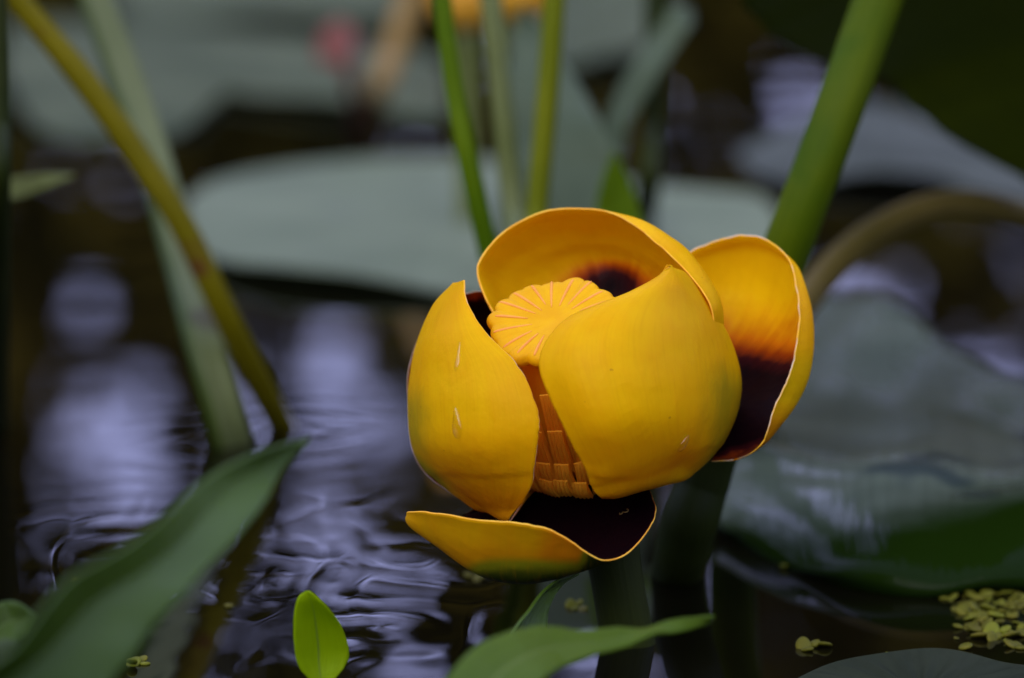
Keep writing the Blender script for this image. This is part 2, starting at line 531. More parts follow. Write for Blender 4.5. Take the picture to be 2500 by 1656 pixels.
def disc_ring(name, rings, n, mat):
    V, F = [], []
    for r, z in rings:
        for j in range(n):
            a = 2 * math.pi * j / n
            V.append((r * math.cos(a), r * math.sin(a), z))
    for i in range(len(rings) - 1):
        for j in range(n):
            k = (j + 1) % n
            F.append((i * n + j, i * n + k, (i + 1) * n + k, (i + 1) * n + j))
    if rings[0][0] < 60:
        V.append((0, 0, rings[0][1])); c = len(V) - 1
        for j in range(n): F.append((c, j, (j + 1) % n))
    for f in range(len(F)): F[f] = tuple(F[f])
    return link(name, mesh(name, V, F), mat)
o = disc_ring('water', [(50, 0), (300, 0), (1300, 0)], 64, M['water']); tag(o, kind='structure')
o = disc_ring('bank', [(1250, -30), (1350, 20), (1600, 60), (3000, 120), (20000, 130)], 96, M['bank']); tag(o, kind='structure')

def make_woods():
    r = np.random.default_rng(21)
    def hole(az, el):
        """gaps in the canopy on the far bank: (azimuth, elevation, half width, half height) in degrees"""
        best = 9.0
        for (a, e, w, h) in HOLES:
            best = min(best, ((az - a) / w) ** 2 + ((el - e) / h) ** 2)
        return best
    D2 = 180 / math.pi
    def hp(x, y, w, h):                                    # a gap by where its mirror image lies on the water
        return ((x - 1250) / FPX * D2, math.degrees(PITCH) + (y - 828) / FPX * D2, w / FPX * D2, h / FPX * D2)
    global HOLES
    HOLES = [hp(*a) for a in (
        (195, 930, 36, 50), (235, 990, 46, 60), (295, 1055, 58, 55), (365, 1105, 66, 55), (440, 1155, 66, 50), (500, 1215, 55, 50), (345, 890, 50, 48), (600, 960, 45, 95),
        (793, 834, 58, 72), (756, 965, 70, 36), (630, 770, 30, 45), (110, 1175, 40, 60), (770, 1170, 62, 85), (700, 1290, 90, 40), (830, 1315, 100, 60),
        (1000, 1270, 50, 50), (620, 1515, 80, 32), (1005, 1615, 62, 55), (25, 1377, 40, 14), (210, 650, 28, 42), (60, 960, 34, 50),
        (1480, 1480, 70, 140), (1725, 1390, 32, 32), (1600, 1290, 55, 70), (1580, 1230, 40, 60),
        (2130, 700, 85, 65), (2260, 600, 70, 45), (2330, 840, 130, 55), (1975, 215, 55, 55), (2440, 860, 90, 45), (930, 960, 40, 50),
        (130, 330, 40, 30), (2050, 650, 50, 50), (1860, 300, 35, 35), (2420, 1000, 40, 30), (1600, 480, 30, 40))]
    HOLES = [(a, e, w * .95, h * .95) for a, e, w, h in HOLES]
    for _ in range(60):
        x, y = r.uniform(-50, 2500), r.uniform(120, 1640)
        if x > 1150 and y > 1000: continue
        q = r.uniform(9, 17)
        HOLES.append(hp(x, y, q, q * r.uniform(.9, 1.8)))
    V, F = [], []
    def leaf(c, s):
        n = r.normal(size=3); n /= np.linalg.norm(n)
        a = np.cross(n, r.normal(size=3)); a /= np.linalg.norm(a)
        b = np.cross(n, a)
        k = len(V)
        V.extend([c - a * s, c - b * s * 0.55, c + a * s, c + b * s * 0.55])
        F.append((k, k + 1, k + 2, k + 3))
    n = 0
    for _ in range(32000):                                 # finely leaved stretch straight across the pond
        az = r.uniform(-11, 11); el = r.uniform(0, 27)
        hb = hole(az, el)
        if hb < 1.0 + 0.2 * r.normal():
            continue
        d = r.uniform(1500, 2000)
        t = math.radians(az)
        c = np.array([d * math.sin(t), d * math.cos(t), d * math.tan(math.radians(el))])
        leaf(c, r.uniform(5, 9) if hb < 5 else r.uniform(9, 17))
    for _ in range(14000):                                 # unseen wood round the pond, added to keep undersides dark
        az = r.uniform(11, 349)
        top = 30 + 7 * math.sin(az * 0.11) + 5 * math.sin(az * 0.31 + 1)
        if 45 < az < 315: top *= 0.35                     # unseen growth kept low to let light in from sides and behind
        el = r.uniform(0, top)
        d = r.uniform(1450, 2200)
        t = math.radians(az)
        c = np.array([d * math.sin(t), d * math.cos(t), d * math.tan(math.radians(el))])
        leaf(c, r.uniform(30, 75))
    for k in range(70):                                    # trunks
        az = math.radians(r.uniform(0, 360) if k > 6 else (-9.5, -6.2, 0.4, 3.1, 5.4, 8.8, 10.4)[k])
        d = r.uniform(1600, 2100); w = r.uniform(10, 20); h = r.uniform(500, 900)
        c = np.array([d * math.sin(az), d * math.cos(az), 40.0])
        b = len(V)
        for z, q in ((0, 1.0), (h, 0.4)):
            for j in range(6):
                a = j * math.pi / 3
                V.append(c + np.array([w * q * math.cos(a), w * q * math.sin(a), z]))
        for j in range(6):
            F.append((b + j, b + (j + 1) % 6, b + 6 + (j + 1) % 6, b + 6 + j))
    o = link('woods', mesh('woods', V, F), M['foliage'], smooth=False)
    tag(o, 'dark leafy woods mirrored in the water, with an unseen ring added to shade undersides', 'woods', kind='stuff')
make_woods()

# ---------------------------------------------------------------- lily pads
def pad(name, outline, label, mat, z=0.25, group='lily pads on the pond', wav=0.12, seed=0, under=None, notch=None):
    pts = np.array([W(x, y, z) for x, y in outline])
    pts = catmull(np.concatenate([pts, pts[:1]]), 97)[:-1]
    c = pts.mean(axis=0)
    r = np.random.default_rng(seed)
    ph = r.uniform(0, 6.28, 4)
    rings = np.array([0.04, 0.2, 0.4, 0.6, 0.78, 0.9, 0.97, 1.0])
    n = len(pts)
    V, F, UVs = [], [], []
    for side in (0, 1):
        for q in rings:
            for j in range(n):
                a = 2 * math.pi * j / n
                p = c + (pts[j] - c) * q
                h = wav * q * q * (math.sin(2 * a + ph[0]) + 0.6 * math.sin(3 * a + ph[1]) + 0.4 * math.sin(5 * a + ph[2])) - 0.12 * (1 - q)
                h += 0.03 * math.sin(18 * a) * q * (1 - q) * 4
                V.append(p + np.array([0, 0, h - side * 0.09 * (1 if q < 0.99 else 0.6)]))
                UVs.append((q, (j / n * 0.999), 0))
    m = len(rings)
    for s in (0, 1):
        o_ = s * m * n
        for i in range(m - 1):
            for j in range(n):
                k = (j + 1) % n
                f = (o_ + i * n + j, o_ + i * n + k, o_ + (i + 1) * n + k, o_ + (i + 1) * n + j)
                F.append(f if s else f[::-1])
        cap = tuple(o_ + j for j in range(n))
        F.append(cap if not s else cap[::-1])
    e = (m - 1) * n
    for j in range(n):
        k = (j + 1) % n
        F.append((e + j, e + k, e + m * n + k, e + m * n + j))
    me = mesh(name, V, F)
    o = link(name, me, mat)
    at = me.attributes.new('leaf_uv', 'FLOAT_VECTOR', 'POINT')
    at.data.foreach_set('vector', np.array(UVs, np.float32).ravel())
    set_origin(o, (c[0], c[1], 0))
    tag(o, label, 'lily pad', group)
    return o

pad('lily_pad', [(452, 490), (520, 440), (640, 405), (800, 386), (1000, 378), (1250, 392), (1500, 440), (1700, 478), (1860, 498), (1905, 555),
                 (1850, 612), (1600, 690), (1350, 722), (1100, 708), (900, 688), (680, 668), (530, 635), (465, 570)],
    'broad pale grey-green lily pad lying flat behind the yellow flower', M['pad'], seed=1, wav=0.10)
pad('lily_pad', [(20, 70), (300, 62), (600, 70), (900, 85), (1060, 130), (1095, 210), (1075, 285), (960, 272), (800, 250), (640, 236), (520, 225),
                 (480, 292), (380, 318), (180, 320), (70, 290), (10, 180)],
    'dull green lily pad crossed by the two slanting stems', M['pad_far'], seed=2, wav=0.15)
pad('lily_pad', [(250, -60), (600, -90), (900, -70), (1020, -10), (980, 40), (760, 48), (500, 40), (300, 15)],
    'faint distant lily pad beyond the small red leaf', M['pad_far'], seed=3)
pad('lily_pad', [(1290, -20), (1420, -60), (1600, -50), (1640, 30), (1600, 100), (1480, 150), (1380, 155), (1300, 100)],
    'distant greyish lily pad behind the arrow-shaped leaf', M['pad_far'], seed=4)
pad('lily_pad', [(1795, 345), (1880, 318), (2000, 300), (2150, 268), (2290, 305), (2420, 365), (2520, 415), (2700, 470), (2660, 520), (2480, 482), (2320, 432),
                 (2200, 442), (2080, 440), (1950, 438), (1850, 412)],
    'ragged pale lily pad below the dark raised leaf', M['pad_ragged'], seed=5, wav=0.15)
pad('lily_pad', [(1880, 1690), (1960, 1632), (2080, 1606), (2250, 1598), (2420, 1606), (2560, 1630), (2600, 1720), (2400, 1800), (2100, 1800)],
    'dark grey-green lily pad beside the duckweed cluster', M['pad_dark'], seed=6, wav=0.05, z=0.12)
pad('lily_pad', [(2330, 960), (2420, 915), (2560, 900), (2700, 930), (2700, 1040), (2500, 1060), (2380, 1020)],
    'grey lily pad tucked behind the large wet pad', M['pad_wet'], seed=8)

# big wet pad: rows go far -> crest -> near margin in the water
def rolled_pad():
    # the near margin slopes down into the water
    def row(pts): return [W(x, y, z) for x, y, z in pts]
    rows = [
        row([(1880, 735, .2), (1980, 718, .25), (2100, 722, .3), (2220, 765, .3), (2330, 850, .3), (2480, 940, .4), (2640, 1000, .5)]),
        row([(1800, 830, .2), (1930, 830, .15), (2080, 850, .15), (2230, 890, .2), (2380, 950, .25), (2520, 1010, .4), (2680, 1060, .6)]),
        row([(1760, 950, .25), (1900, 965, .15), (2060, 985, .15), (2230, 1020, .2), (2390, 1050, .3), (2540, 1080, .5), (2700, 1120, .8)]),
    ]
    xs = [1745, 1865, 2030, 2220, 2400, 2580, 2740]
    for ys, zs in (((1070, 1080, 1100, 1120, 1130, 1140, 1160), (.75, .85, .90, .90, .90, .95, 1.0)),
                   ((1160, 1170, 1190, 1200, 1200, 1200, 1210), (.60, .72, .82, .85, .85, .90, .95)),
                   ((1230, 1245, 1270, 1275, 1270, 1265, 1270), (.38, .50, .62, .70, .70, .75, .80)),
                   ((1285, 1308, 1345, 1352, 1350, 1340, 1345), (.15, .28, .38, .45, .48, .50, .50)),
                   ((1308, 1352, 1408, 1424, 1420, 1410, 1410), (.02, .10, .14, .18, .20, .20, .20)),
                   ((1322, 1380, 1440, 1460, 1455, 1440, 1440), (-.10, -.06, -.05, -.05, -.05, -.05, -.05))):
        k = len(rows) - 3
        rows.append(row([(x + max(0, k - 2) * 14 * (1 - q / 6), y, z) for q, (x, y, z) in enumerate(zip(xs, ys, zs))]))
    g = surf(rows, 70, 50)
    n = normals(g)
    flip = 1 if n[10, 20, 2] > 0 else -1
    rr = np.random.default_rng(5)
    U, V = np.meshgrid(np.linspace(0, 1, 70), np.linspace(0, 1, 50), indexing='ij')
    und = sum(rr.uniform(.4, 1) * np.sin(rr.uniform(4, 16) * U + rr.uniform(5, 22) * V + rr.uniform(0, 6)) for _ in range(7))
    g = g + np.array([0, 0, 1.0]) * (und * 0.035)[..., None]
    o = shell('lily_pad', g, 0.09, [M['pad_rolled'], M['pad_under'], M['pad_under']], flip=flip)
    set_origin(o, (*W(2100, 1100)[:2], 0))
    tag(o, 'large wet grey lily pad whose near margin slopes into the water, its shade coloured dark green', 'lily pad', 'lily pads on the pond')
rolled_pad()

# ---------------------------------------------------------------- the flower
REC = P(1435, 1085, 0.36)
DISC = P(1353, 783, -0.9)
AX = DISC - REC; AXLEN = np.linalg.norm(AX); AX = AX / AXLEN
EX = np.cross(AX, -FWD); EX /= np.linalg.norm(EX)          # across
EY = np.cross(EX, AX)                                      # away from / toward the lens
if EY @ FWD > 0: EY = -EY; EX = -EX                        # EY points to the lens side
flower = empty('pond_lily_flower', W(1545, 1640))
tag(flower, 'open yellow pond lily flower with maroon-based sepals and a rayed central disc', 'flower')

def smooth(x, a, b):
    t = np.clip((x - a) / (b - a), 0, 1)
    return t * t * (3 - 2 * t)

SEPALS = {}
def sepal(key, rows, front, pig, label=None, nu=72, nv=80, thick=0.055, wavy=2.0, edges=('u1',), seed=0, rim='sepal_rim', crease=None):
    """rows of (px,py,dz); front='out' when the side facing the lens at the grid's middle is the outer one"""
    ctrl = [[P(*p) for p in r] for r in rows]
    g = surf(ctrl, nu, nv)
    # uneven margin
    amp = wavy / 200.0
    if 'u1' in edges:
        d = g[-1] - g[-4]; d /= np.maximum(np.linalg.norm(d, axis=1, keepdims=True), 1e-6)
        w = (fbm1(nv, 9, seed + 1) + 0.7 * fbm1(nv, 45, seed + 5))[:, None] * amp
        for k, f in ((-1, 1), (-2, .7), (-3, .35)): g[k] += d * w * f
    for e in ('v0', 'v1'):
        if e in edges:
            i = 0 if e == 'v0' else -1
            s = 1 if e == 'v0' else -1
            d = g[:, i] - g[:, i + 3 * s]; d /= np.maximum(np.linalg.norm(d, axis=1, keepdims=True), 1e-6)
            w = (fbm1(nu, 9, seed + 3) + 0.7 * fbm1(nu, 35, seed + 6))[:, None] * amp
            g[:, i] += d * w; g[:, i + s] += d * w * .6
    # slow undulation of the surface, so it is not a perfect shell
    n = normals(g)
    r = np.random.default_rng(seed + 9)
    U, V = np.meshgrid(np.linspace(0, 1, nu), np.linspace(0, 1, nv), indexing='ij')
    und = sum(r.uniform(-1, 1) * np.sin(r.uniform(3, 9) * U + r.uniform(3, 9) * V + r.uniform(0, 6)) for _ in range(5))
    g = g + n * (und * 0.014)[..., None]
    n = normals(g)
    if crease is not None:                                 # a faint fold across the sepal
        q = g - CAM; dd = q @ FWD
        PX, PY = 1250 + q @ RIGHT / dd * FPX, 828 - q @ UP / dd * FPX
        line = np.interp(PX, [c[0] for c in crease], [c[1] for c in crease])
        sg = 1 if n[nu // 2, nv // 2] @ (CAM - g[nu // 2, nv // 2]) > 0 else -1
        g = g - n * sg * (0.016 * smooth(PY - line, -14, 6) * smooth(PY - line, 95, 10))[..., None]
        n = normals(g)
    mid = g[nu // 2, nv // 2]
    toward = (n[nu // 2, nv // 2] @ (CAM - mid)) > 0
    out_first = (front == 'out')
    flip = 1 if toward else -1
    mats = [M['sepal_out'], M['sepal_in_thin'], M[rim]] if out_first else [M['sepal_in'], M['sepal_out'], M[rim]]
    o = shell('sepal', g, thick, mats, flower, flip=flip, pig=pig, rim_taper=0.35)
    if label: o['label'] = label
    SEPALS[key] = (g, normals(g) * flip)
    return o

# A: left front sepal, outer side toward the lens; rows run tip -> base, columns hidden side -> open margin
A = [
 [(1112, 694, -.50), (1110, 693, -.62), (1116, 690, -.74), (1123, 687, -.86), (1131, 684, -.95)],
 [(1105, 762, +.25), (1061, 752, -.20), (1085, 747, -.72), (1114, 742, -1.00), (1141, 738, -1.12)],
 [(1066, 852, +.80), (1021, 843, +.00), (1052, 831, -.82), (1122, 820, -1.32), (1190, 813, -1.52)],
 [(1048, 932, 1.00), (1003, 928, +.10), (1045, 914, -.92), (1150, 898, -1.58), (1268, 892, -1.82)],
 [(1042, 1000, 1.05), (998, 998, +.15), (1042, 995, -.95), (1160, 990, -1.72), (1310, 998, -1.98)],
 [(1062, 1082, 1.00), (1006, 1083, +.20), (1050, 1090, -.85), (1165, 1095, -1.65), (1311, 1085, -1.92)],
 [(1120, 1140, .90), (1042, 1150, +.20), (1090, 1163, -.55), (1185, 1178, -1.25), (1299, 1180, -1.60)],
 [(1190, 1165, .80), (1120, 1212, +.10), (1160, 1223, -.35), (1207, 1237, -.80), (1270, 1236, -1.20)],
 [(1280, 1190, .60), (1195, 1238, +.15), (1213, 1250, -.20), (1232, 1261, -.55), (1245, 1267, -.80)],
 [(1350, 1150, .45), (1330, 1180, .30), (1318, 1190, .20), (1305, 1195, .05), (1290, 1200, -.10)],
]
def pigA(U, V, PX, PY):
    green = 0.42 * smooth(PX, 1130, 1000) * smooth(PY, 860, 1020) + 0.5 * smooth(PY - 0.55 * (PX - 1000), 1085, 1150) * smooth(PX, 1200, 1050)
    orange = 0.10 + 0.25 * smooth(PY, 1000, 1150) + 0.45 * smooth(PY, 1150, 1240)
    return smooth(U, .8, .95), green, orange
sepal('A', A, 'out', pigA, edges=('v1',), seed=11, nu=130, wavy=1.5, crease=[(1000, 1170), (1100, 1160), (1200, 1166), (1310, 1158)])

# B: right front sepal; columns open margin -> silhouette -> hidden side
B = [
 [(1632, 649, -1.00), (1635, 648, -.96), (1638, 649, -.90), (1641, 651, -.82), (1644, 654, -.70), (1645, 660, -.5)],
 [(1588, 690, -1.30), (1610, 678, -1.22), (1634, 670, -1.10), (1655, 668, -.90), (1672, 672, -.55), (1668, 685, -.1)],
 [(1500, 735, -1.66), (1555, 712, -1.62), (1612, 702, -1.48), (1668, 706, -1.10), (1714, 727, -.40), (1702, 750, .2)],
 [(1408, 763, -1.92), (1490, 748, -1.98), (1580, 744, -1.80), (1680, 752, -1.20), (1751, 782, -.25), (1735, 810, .5)],
 [(1345, 817, -2.05), (1440, 805, -2.22), (1560, 800, -2.10), (1690, 812, -1.35), (1781, 842, -.10), (1762, 860, .7)],
 [(1318, 890, -2.10), (1425, 878, -2.38), (1560, 872, -2.25), (1700, 885, -1.45), (1800, 908, .00), (1780, 920, .8)],
 [(1342, 968, -2.16), (1445, 955, -2.45), (1575, 948, -2.30), (1705, 955, -1.50), (1802, 965, .05), (1780, 970, .9)],
 [(1386, 1058, -2.14), (1475, 1040, -2.40), (1590, 1028, -2.22), (1705, 1025, -1.45), (1786, 1030, .10), (1762, 1025, .9)],
 [(1428, 1136, -1.94), (1505, 1118, -2.10), (1605, 1098, -1.90), (1692, 1090, -1.25), (1748, 1100, .10), (1720, 1080, .8)],
 [(1444, 1188, -1.74), (1510, 1172, -1.80), (1590, 1152, -1.60), (1655, 1135, -1.00), (1698, 1146, .10), (1670, 1115, .7)],
 [(1474, 1216, -1.45), (1525, 1214, -1.35), (1580, 1200, -1.10), (1630, 1180, -.65), (1660, 1163, .10), (1620, 1130, .6)],
 [(1470, 1180, -.50), (1500, 1180, -.40), (1540, 1175, -.20), (1570, 1160, .05), (1580, 1140, .30), (1550, 1110, .5)],
]
def pigB(U, V, PX, PY):
    e = (PX - 1400) * .62 + (PY - 700) * .78
    green = 0.42 * smooth(PX, 1640, 1775) * smooth(PY, 800, 960) + 0.75 * smooth(e, 495, 590) * smooth(PX, 1560, 1660)
    return smooth(U, .8, .95), green, 0.10 + 0.22 * smooth(PY, 950, 1150) * (1 - smooth(PX, 1500, 1650))
sepal('B', B, 'out', pigB, edges=('v0',), seed=12, nu=130, wavy=1.2, rim='rim_yellow', crease=[(1430, 1160), (1480, 1172), (1560, 1170), (1640, 1142), (1720, 1095)])

# C: back sepal, a hood open to the lens; rows base -> rim, columns left -> over the top -> right
C_rim = [(1225, 800, .10), (1187, 737, .20), (1163, 668, .30), (1178, 620, .40), (1236, 560, .60), (1330, 517, .75), (1432, 513, .70), (1492, 523, .45),
         (1548, 553, .05), (1603, 596, -.30), (1660, 648, -.50), (1733, 742, -.65), (1745, 840, -.6)]
C_in =  [(1235, 815, .55), (1200, 738, .62), (1178, 678, .72), (1192, 634, .82), (1247, 580, 1.00), (1335, 540, 1.15), (1432, 534, 1.10), (1506, 534, .80),
         (1568, 547, .35), (1630, 583, .10), (1686, 630, -.02), (1752, 735, -.10), (1765, 840, .0)]
C_mid = [(1275, 840, 1.0), (1240, 765, 1.15), (1225, 705, 1.25), (1242, 662, 1.35), (1295, 622, 1.5), (1370, 592, 1.62), (1450, 582, 1.62), (1520, 590, 1.45),
         (1580, 612, 1.2), (1640, 650, 1.0), (1690, 700, .85), (1735, 780, .75), (1745, 850, .75)]
C_low = [(1330, 880, 1.3), (1320, 815, 1.5), (1325, 768, 1.62), (1345, 732, 1.72), (1385, 700, 1.8), (1430, 684, 1.85), (1475, 682, 1.85), (1520, 690, 1.75),
         (1560, 710, 1.6), (1600, 742, 1.45), (1635, 785, 1.3), (1660, 840, 1.2), (1665, 890, 1.1)]
C_base = [(1390 + 8 * i, 1040 + 3 * abs(i - 6), 0.85) for i in range(13)]
def pigC(U, V, PX, PY):
    d = np.hypot((PX - 1492) / 150, (PY - 705) / 95)
    m = -0.16 + 0.98 * smooth(d, 1.25, .05) + 0.14 * smooth(PY, 560, 680) * smooth(PX, 1180, 1320)
    return np.where(U < .2, 1, m), 0.35 * smooth(U, .5, .2), 0.05 + 0 * U
sepal('C', [C_base, C_low, C_mid, C_in, C_rim], 'in', pigC, edges=('u1',), seed=13, wavy=1.9, nv=190, rim='rim_yellow')

# D: front lower sepal, bent down: dark inside, its near margin turned up
D_rim = [(1185, 1215, .70), (1130, 1258, .20), (1034, 1262, -.45), (994, 1252, -1.00), (1046, 1251, -1.65), (1150, 1268, -2.15), (1266, 1278, -2.45), (1340, 1294, -2.50),
         (1395, 1322, -2.45), (1437, 1352, -2.35), (1476, 1369, -2.15), (1528, 1354, -1.85), (1576, 1305, -1.40), (1599, 1256, -.90), (1588, 1205, -.30), (1560, 1160, .2)]
D_out = [(1235, 1225, .60), (1172, 1256, .25), (1078, 1272, -.30), (1012, 1282, -.85), (1072, 1333, -1.25), (1165, 1394, -1.55), (1265, 1413, -1.75), (1335, 1408, -1.85),
         (1390, 1398, -1.90), (1432, 1388, -1.85), (1468, 1374, -1.70), (1510, 1352, -1.50), (1550, 1306, -1.15), (1570, 1260, -.75), (1560, 1210, -.25), (1540, 1165, .2)]
D_mid = [(1290, 1200, .55), (1245, 1225, .30), (1190, 1255, -.05), (1155, 1300, -.40), (1180, 1345, -.65), (1240, 1385, -.85), (1305, 1392, -1.00), (1355, 1385, -1.10),
         (1395, 1375, -1.15), (1430, 1362, -1.15), (1462, 1345, -1.10), (1490, 1322, -.95), (1515, 1285, -.75), (1525, 1245, -.45), (1520, 1205, -.10), (1505, 1165, .2)]
D_low = [(1345, 1170, .50), (1325, 1190, .35), (1305, 1210, .20), (1300, 1235, .05), (1315, 1258, -.08), (1340, 1275, -.18), (1370, 1283, -.25), (1395, 1283, -.3),
         (1415, 1280, -.3), (1435, 1273, -.3), (1453, 1264, -.28), (1470, 1250, -.2), (1480, 1230, -.1), (1485, 1210, 0), (1483, 1190, .12), (1475, 1165, .25)]
D_base = [(1385 + 6 * i, 1135 + 1.0 * min(i, 15 - i), .42) for i in range(16)]
def pigD(U, V, PX, PY):
    m = 1.75 - 1.1 * smooth(U, .965, 1.0) - 0.2 * smooth(U, .93, 1.0)
    green = 1.0 * smooth(PY - .05 * np.abs(PX - 1250), 1330, 1405) * smooth(PX, 1080, 1200) + 0.9 * smooth(PX, 1405, 1450)
    orange = 0.45 + 0.5 * smooth(np.abs(PX - 1385), 90, 20) + 0.25 * smooth(PY, 1300, 1360)
    return m, green, orange
sepal('D', [D_base, D_low, D_mid, D_out, D_rim], 'in', pigD, edges=('u1',), seed=14, wavy=1.5, nv=190, rim='rim_yellow',
      label='lowest sepal bent down, dark maroon inside')

# E: right outer sepal, inside toward the lens, far margin curling so its outer side shows
E_rim = [(1660, 720, 1.10), (1676, 628, 1.30), (1732, 596, 1.35), (1802, 577, 1.28), (1860, 581, 1.10), (1905, 608, .85), (1934, 645, .60), (1948, 708, .35), (1953, 760, .18),
         (1945, 845, .00), (1925, 922, -.12), (1895, 980, -.22), (1874, 1040, -.26), (1852, 1088, -.20), (1800, 1119, .05), (1735, 1124, .30)]
E_in =  [(1668, 740, 1.35), (1690, 660, 1.5), (1740, 632, 1.58), (1800, 618, 1.55), (1855, 620, 1.42), (1905, 638, 1.18), (1944, 664, .88), (1968, 716, .68), (1983, 775, .56),
         (1986, 848, .46), (1974, 922, .37), (1944, 985, .25), (1905, 1033, .12), (1864, 1072, .10), (1805, 1106, .25), (1738, 1115, .4)]
E_mid = [(1672, 800, 1.45), (1695, 750, 1.62), (1735, 730, 1.70), (1785, 725, 1.70), (1830, 735, 1.62), (1870, 755, 1.46), (1895, 785, 1.30), (1910, 825, 1.12), (1915, 865, 1.0),
         (1908, 910, .88), (1890, 955, .75), (1865, 995, .62), (1838, 1028, .53), (1808, 1052, .5), (1768, 1075, .5), (1720, 1090, .5)]
E_low = [(1640, 930, 1.35), (1655, 905, 1.5), (1680, 895, 1.55), (1705, 895, 1.55), (1730, 900, 1.5), (1750, 912, 1.4), (1762, 928, 1.3), (1770, 945, 1.2), (1772, 962, 1.1),
         (1768, 980, 1.0), (1760, 998, .9), (1748, 1014, .85), (1735, 1028, .8), (1718, 1040, .75), (1695, 1052, .7), (1670, 1062, .7)]
E_base = [(1500 + 1.5 * i, 1050 + 3 * i, .55) for i in range(16)]
def pigE(U, V, PX, PY):
    m = -0.12 + 0.42 * smooth(PY, 660, 810) + 0.95 * smooth(PY - .12 * (PX - 1800), 790, 960) - 0.55 * smooth(PY + .3 * (PX - 1800), 1065, 1110)
    return m, 0.4 * smooth(U, .6, .2), 0.10 + 0.75 * smooth(PY, 970, 1060)
sepal('E', [E_base, E_low, E_mid, E_in, E_rim], 'in', pigE, edges=('u1',), seed=15, wavy=2.2, nv=190, thick=0.044,
      label='outer sepal spread to one side, orange and maroon inside')

# F: left back sepal, mostly hidden
F_rim = [(1120, 1215, .35), (1046, 1158, .40), (1010, 1092, .42), (1002, 1000, .45), (992, 930, .50), (1003, 860, .60), (1032, 795, .75), (1080, 745, .92), (1138, 716, 1.05),
         (1200, 722, 1.20), (1250, 780, 1.25)]
F_mid = [(1170, 1210, .80), (1090, 1160, 1.0), (1050, 1090, 1.1), (1035, 1010, 1.2), (1035, 940, 1.3), (1050, 875, 1.4), (1085, 820, 1.55), (1125, 785, 1.65), (1165, 770, 1.75),
         (1210, 775, 1.8), (1250, 820, 1.7)]
F_low = [(1260, 1180, .9), (1215, 1150, 1.1), (1190, 1110, 1.3), (1175, 1060, 1.4), (1175, 1010, 1.5), (1185, 965, 1.6), (1205, 930, 1.7), (1230, 910, 1.7), (1255, 905, 1.7),
         (1280, 915, 1.7), (1300, 945, 1.6)]
F_base = [(1360 + 5 * i, 1130 - 8 * i, .6) for i in range(11)]
sepal('F', [F_base, F_low, F_mid, F_rim], 'in', lambda U, V, PX, PY: (0.66 + 0.3 * smooth(U, .95, .8), 0.8 * smooth(V, .35, .15) + .2, 0.4 + 0 * U), edges=('u1',), seed=16, thick=0.04, rim='rim_dull')

# ovary and stigma disc
def revolve(name, prof, n, mat, parent, fn=None, base=REC):
    V, F = [], []
    for i, (r, h) in enumerate(prof):
        for j in range(n):
            a = 2 * math.pi * j / n
            rr, hh = (r, h) if fn is None else fn(r, h, a, i / (len(prof) - 1))
            V.append(base + AX * hh + EX * rr * math.cos(a) + EY * rr * math.sin(a))
    for i in range(len(prof) - 1):
        for j in range(n):
            k = (j + 1) % n
            F.append((i * n + j, i * n + k, (i + 1) * n + k, (i + 1) * n + j))
    F.append(tuple(range(n))[::-1]); F.append(tuple((len(prof) - 1) * n + j for j in range(n)))
    return link(name, mesh(name, V, F), mat, parent)
ov = [(.56, -.05), (.64, .15), (.68, .45), (.66, .75), (.60, 1.05), (.53, 1.35), (.49, 1.6), (.50, 1.8), (.56, AXLEN - .05)]
ov = [tuple(x) for x in catmull(ov, 40)]
revolve('ovary', ov, 64, M['ovary'], flower, lambda r, h, a, t: (r * (1 + 0.035 * math.cos(18 * a) * smooth(t, .5, .8)), h))
NL = 18
LOBE_R = RNG.normal(0, .03, NL); LOBE_H = RNG.normal(0, .022, NL)
def disc_fn(r, h, a, t):
    lobe = abs(math.cos(NL * a / 2 + 0.3 * math.sin(3 * a)))
    R = 0.80 * (1 + 0.03 * math.sin(2 * a + 1) + 0.02 * math.sin(5 * a) + 0.025 * math.sin(7 * a + 2))
    edge = (r / .80) ** 6
    kk = int(round((NL * a / 2 + 0.3 * math.sin(3 * a)) / math.pi)) % NL
    R *= 1 + LOBE_R[kk] * lobe
    k = R / .80 * (1 - 0.075 * edge * (1 - lobe ** .6))
    groove = -0.028 * (1 - lobe ** .5) * min(1, max(0, (r - .25) / .25))
    return r * k, h + (groove if t > .35 else 0) + (0.035 * math.sin(2 * a + .5) + LOBE_H[kk] * lobe ** .5) * (r / .8) ** 2
prof = [(.40, AXLEN - .20), (.58, AXLEN - .16), (.70, AXLEN - .13), (.77, AXLEN - .08), (.80, AXLEN - .02), (.785, AXLEN + .04), (.73, AXLEN + .075), (.62, AXLEN + .075),
        (.48, AXLEN + .055), (.34, AXLEN + .03), (.20, AXLEN + .012), (.10, AXLEN + .005), (.02, AXLEN)]
prof = [tuple(x) for x in catmull(prof, 44)]
disc = revolve('stigma_disc', prof, 216, M['disc'], flower, disc_fn)
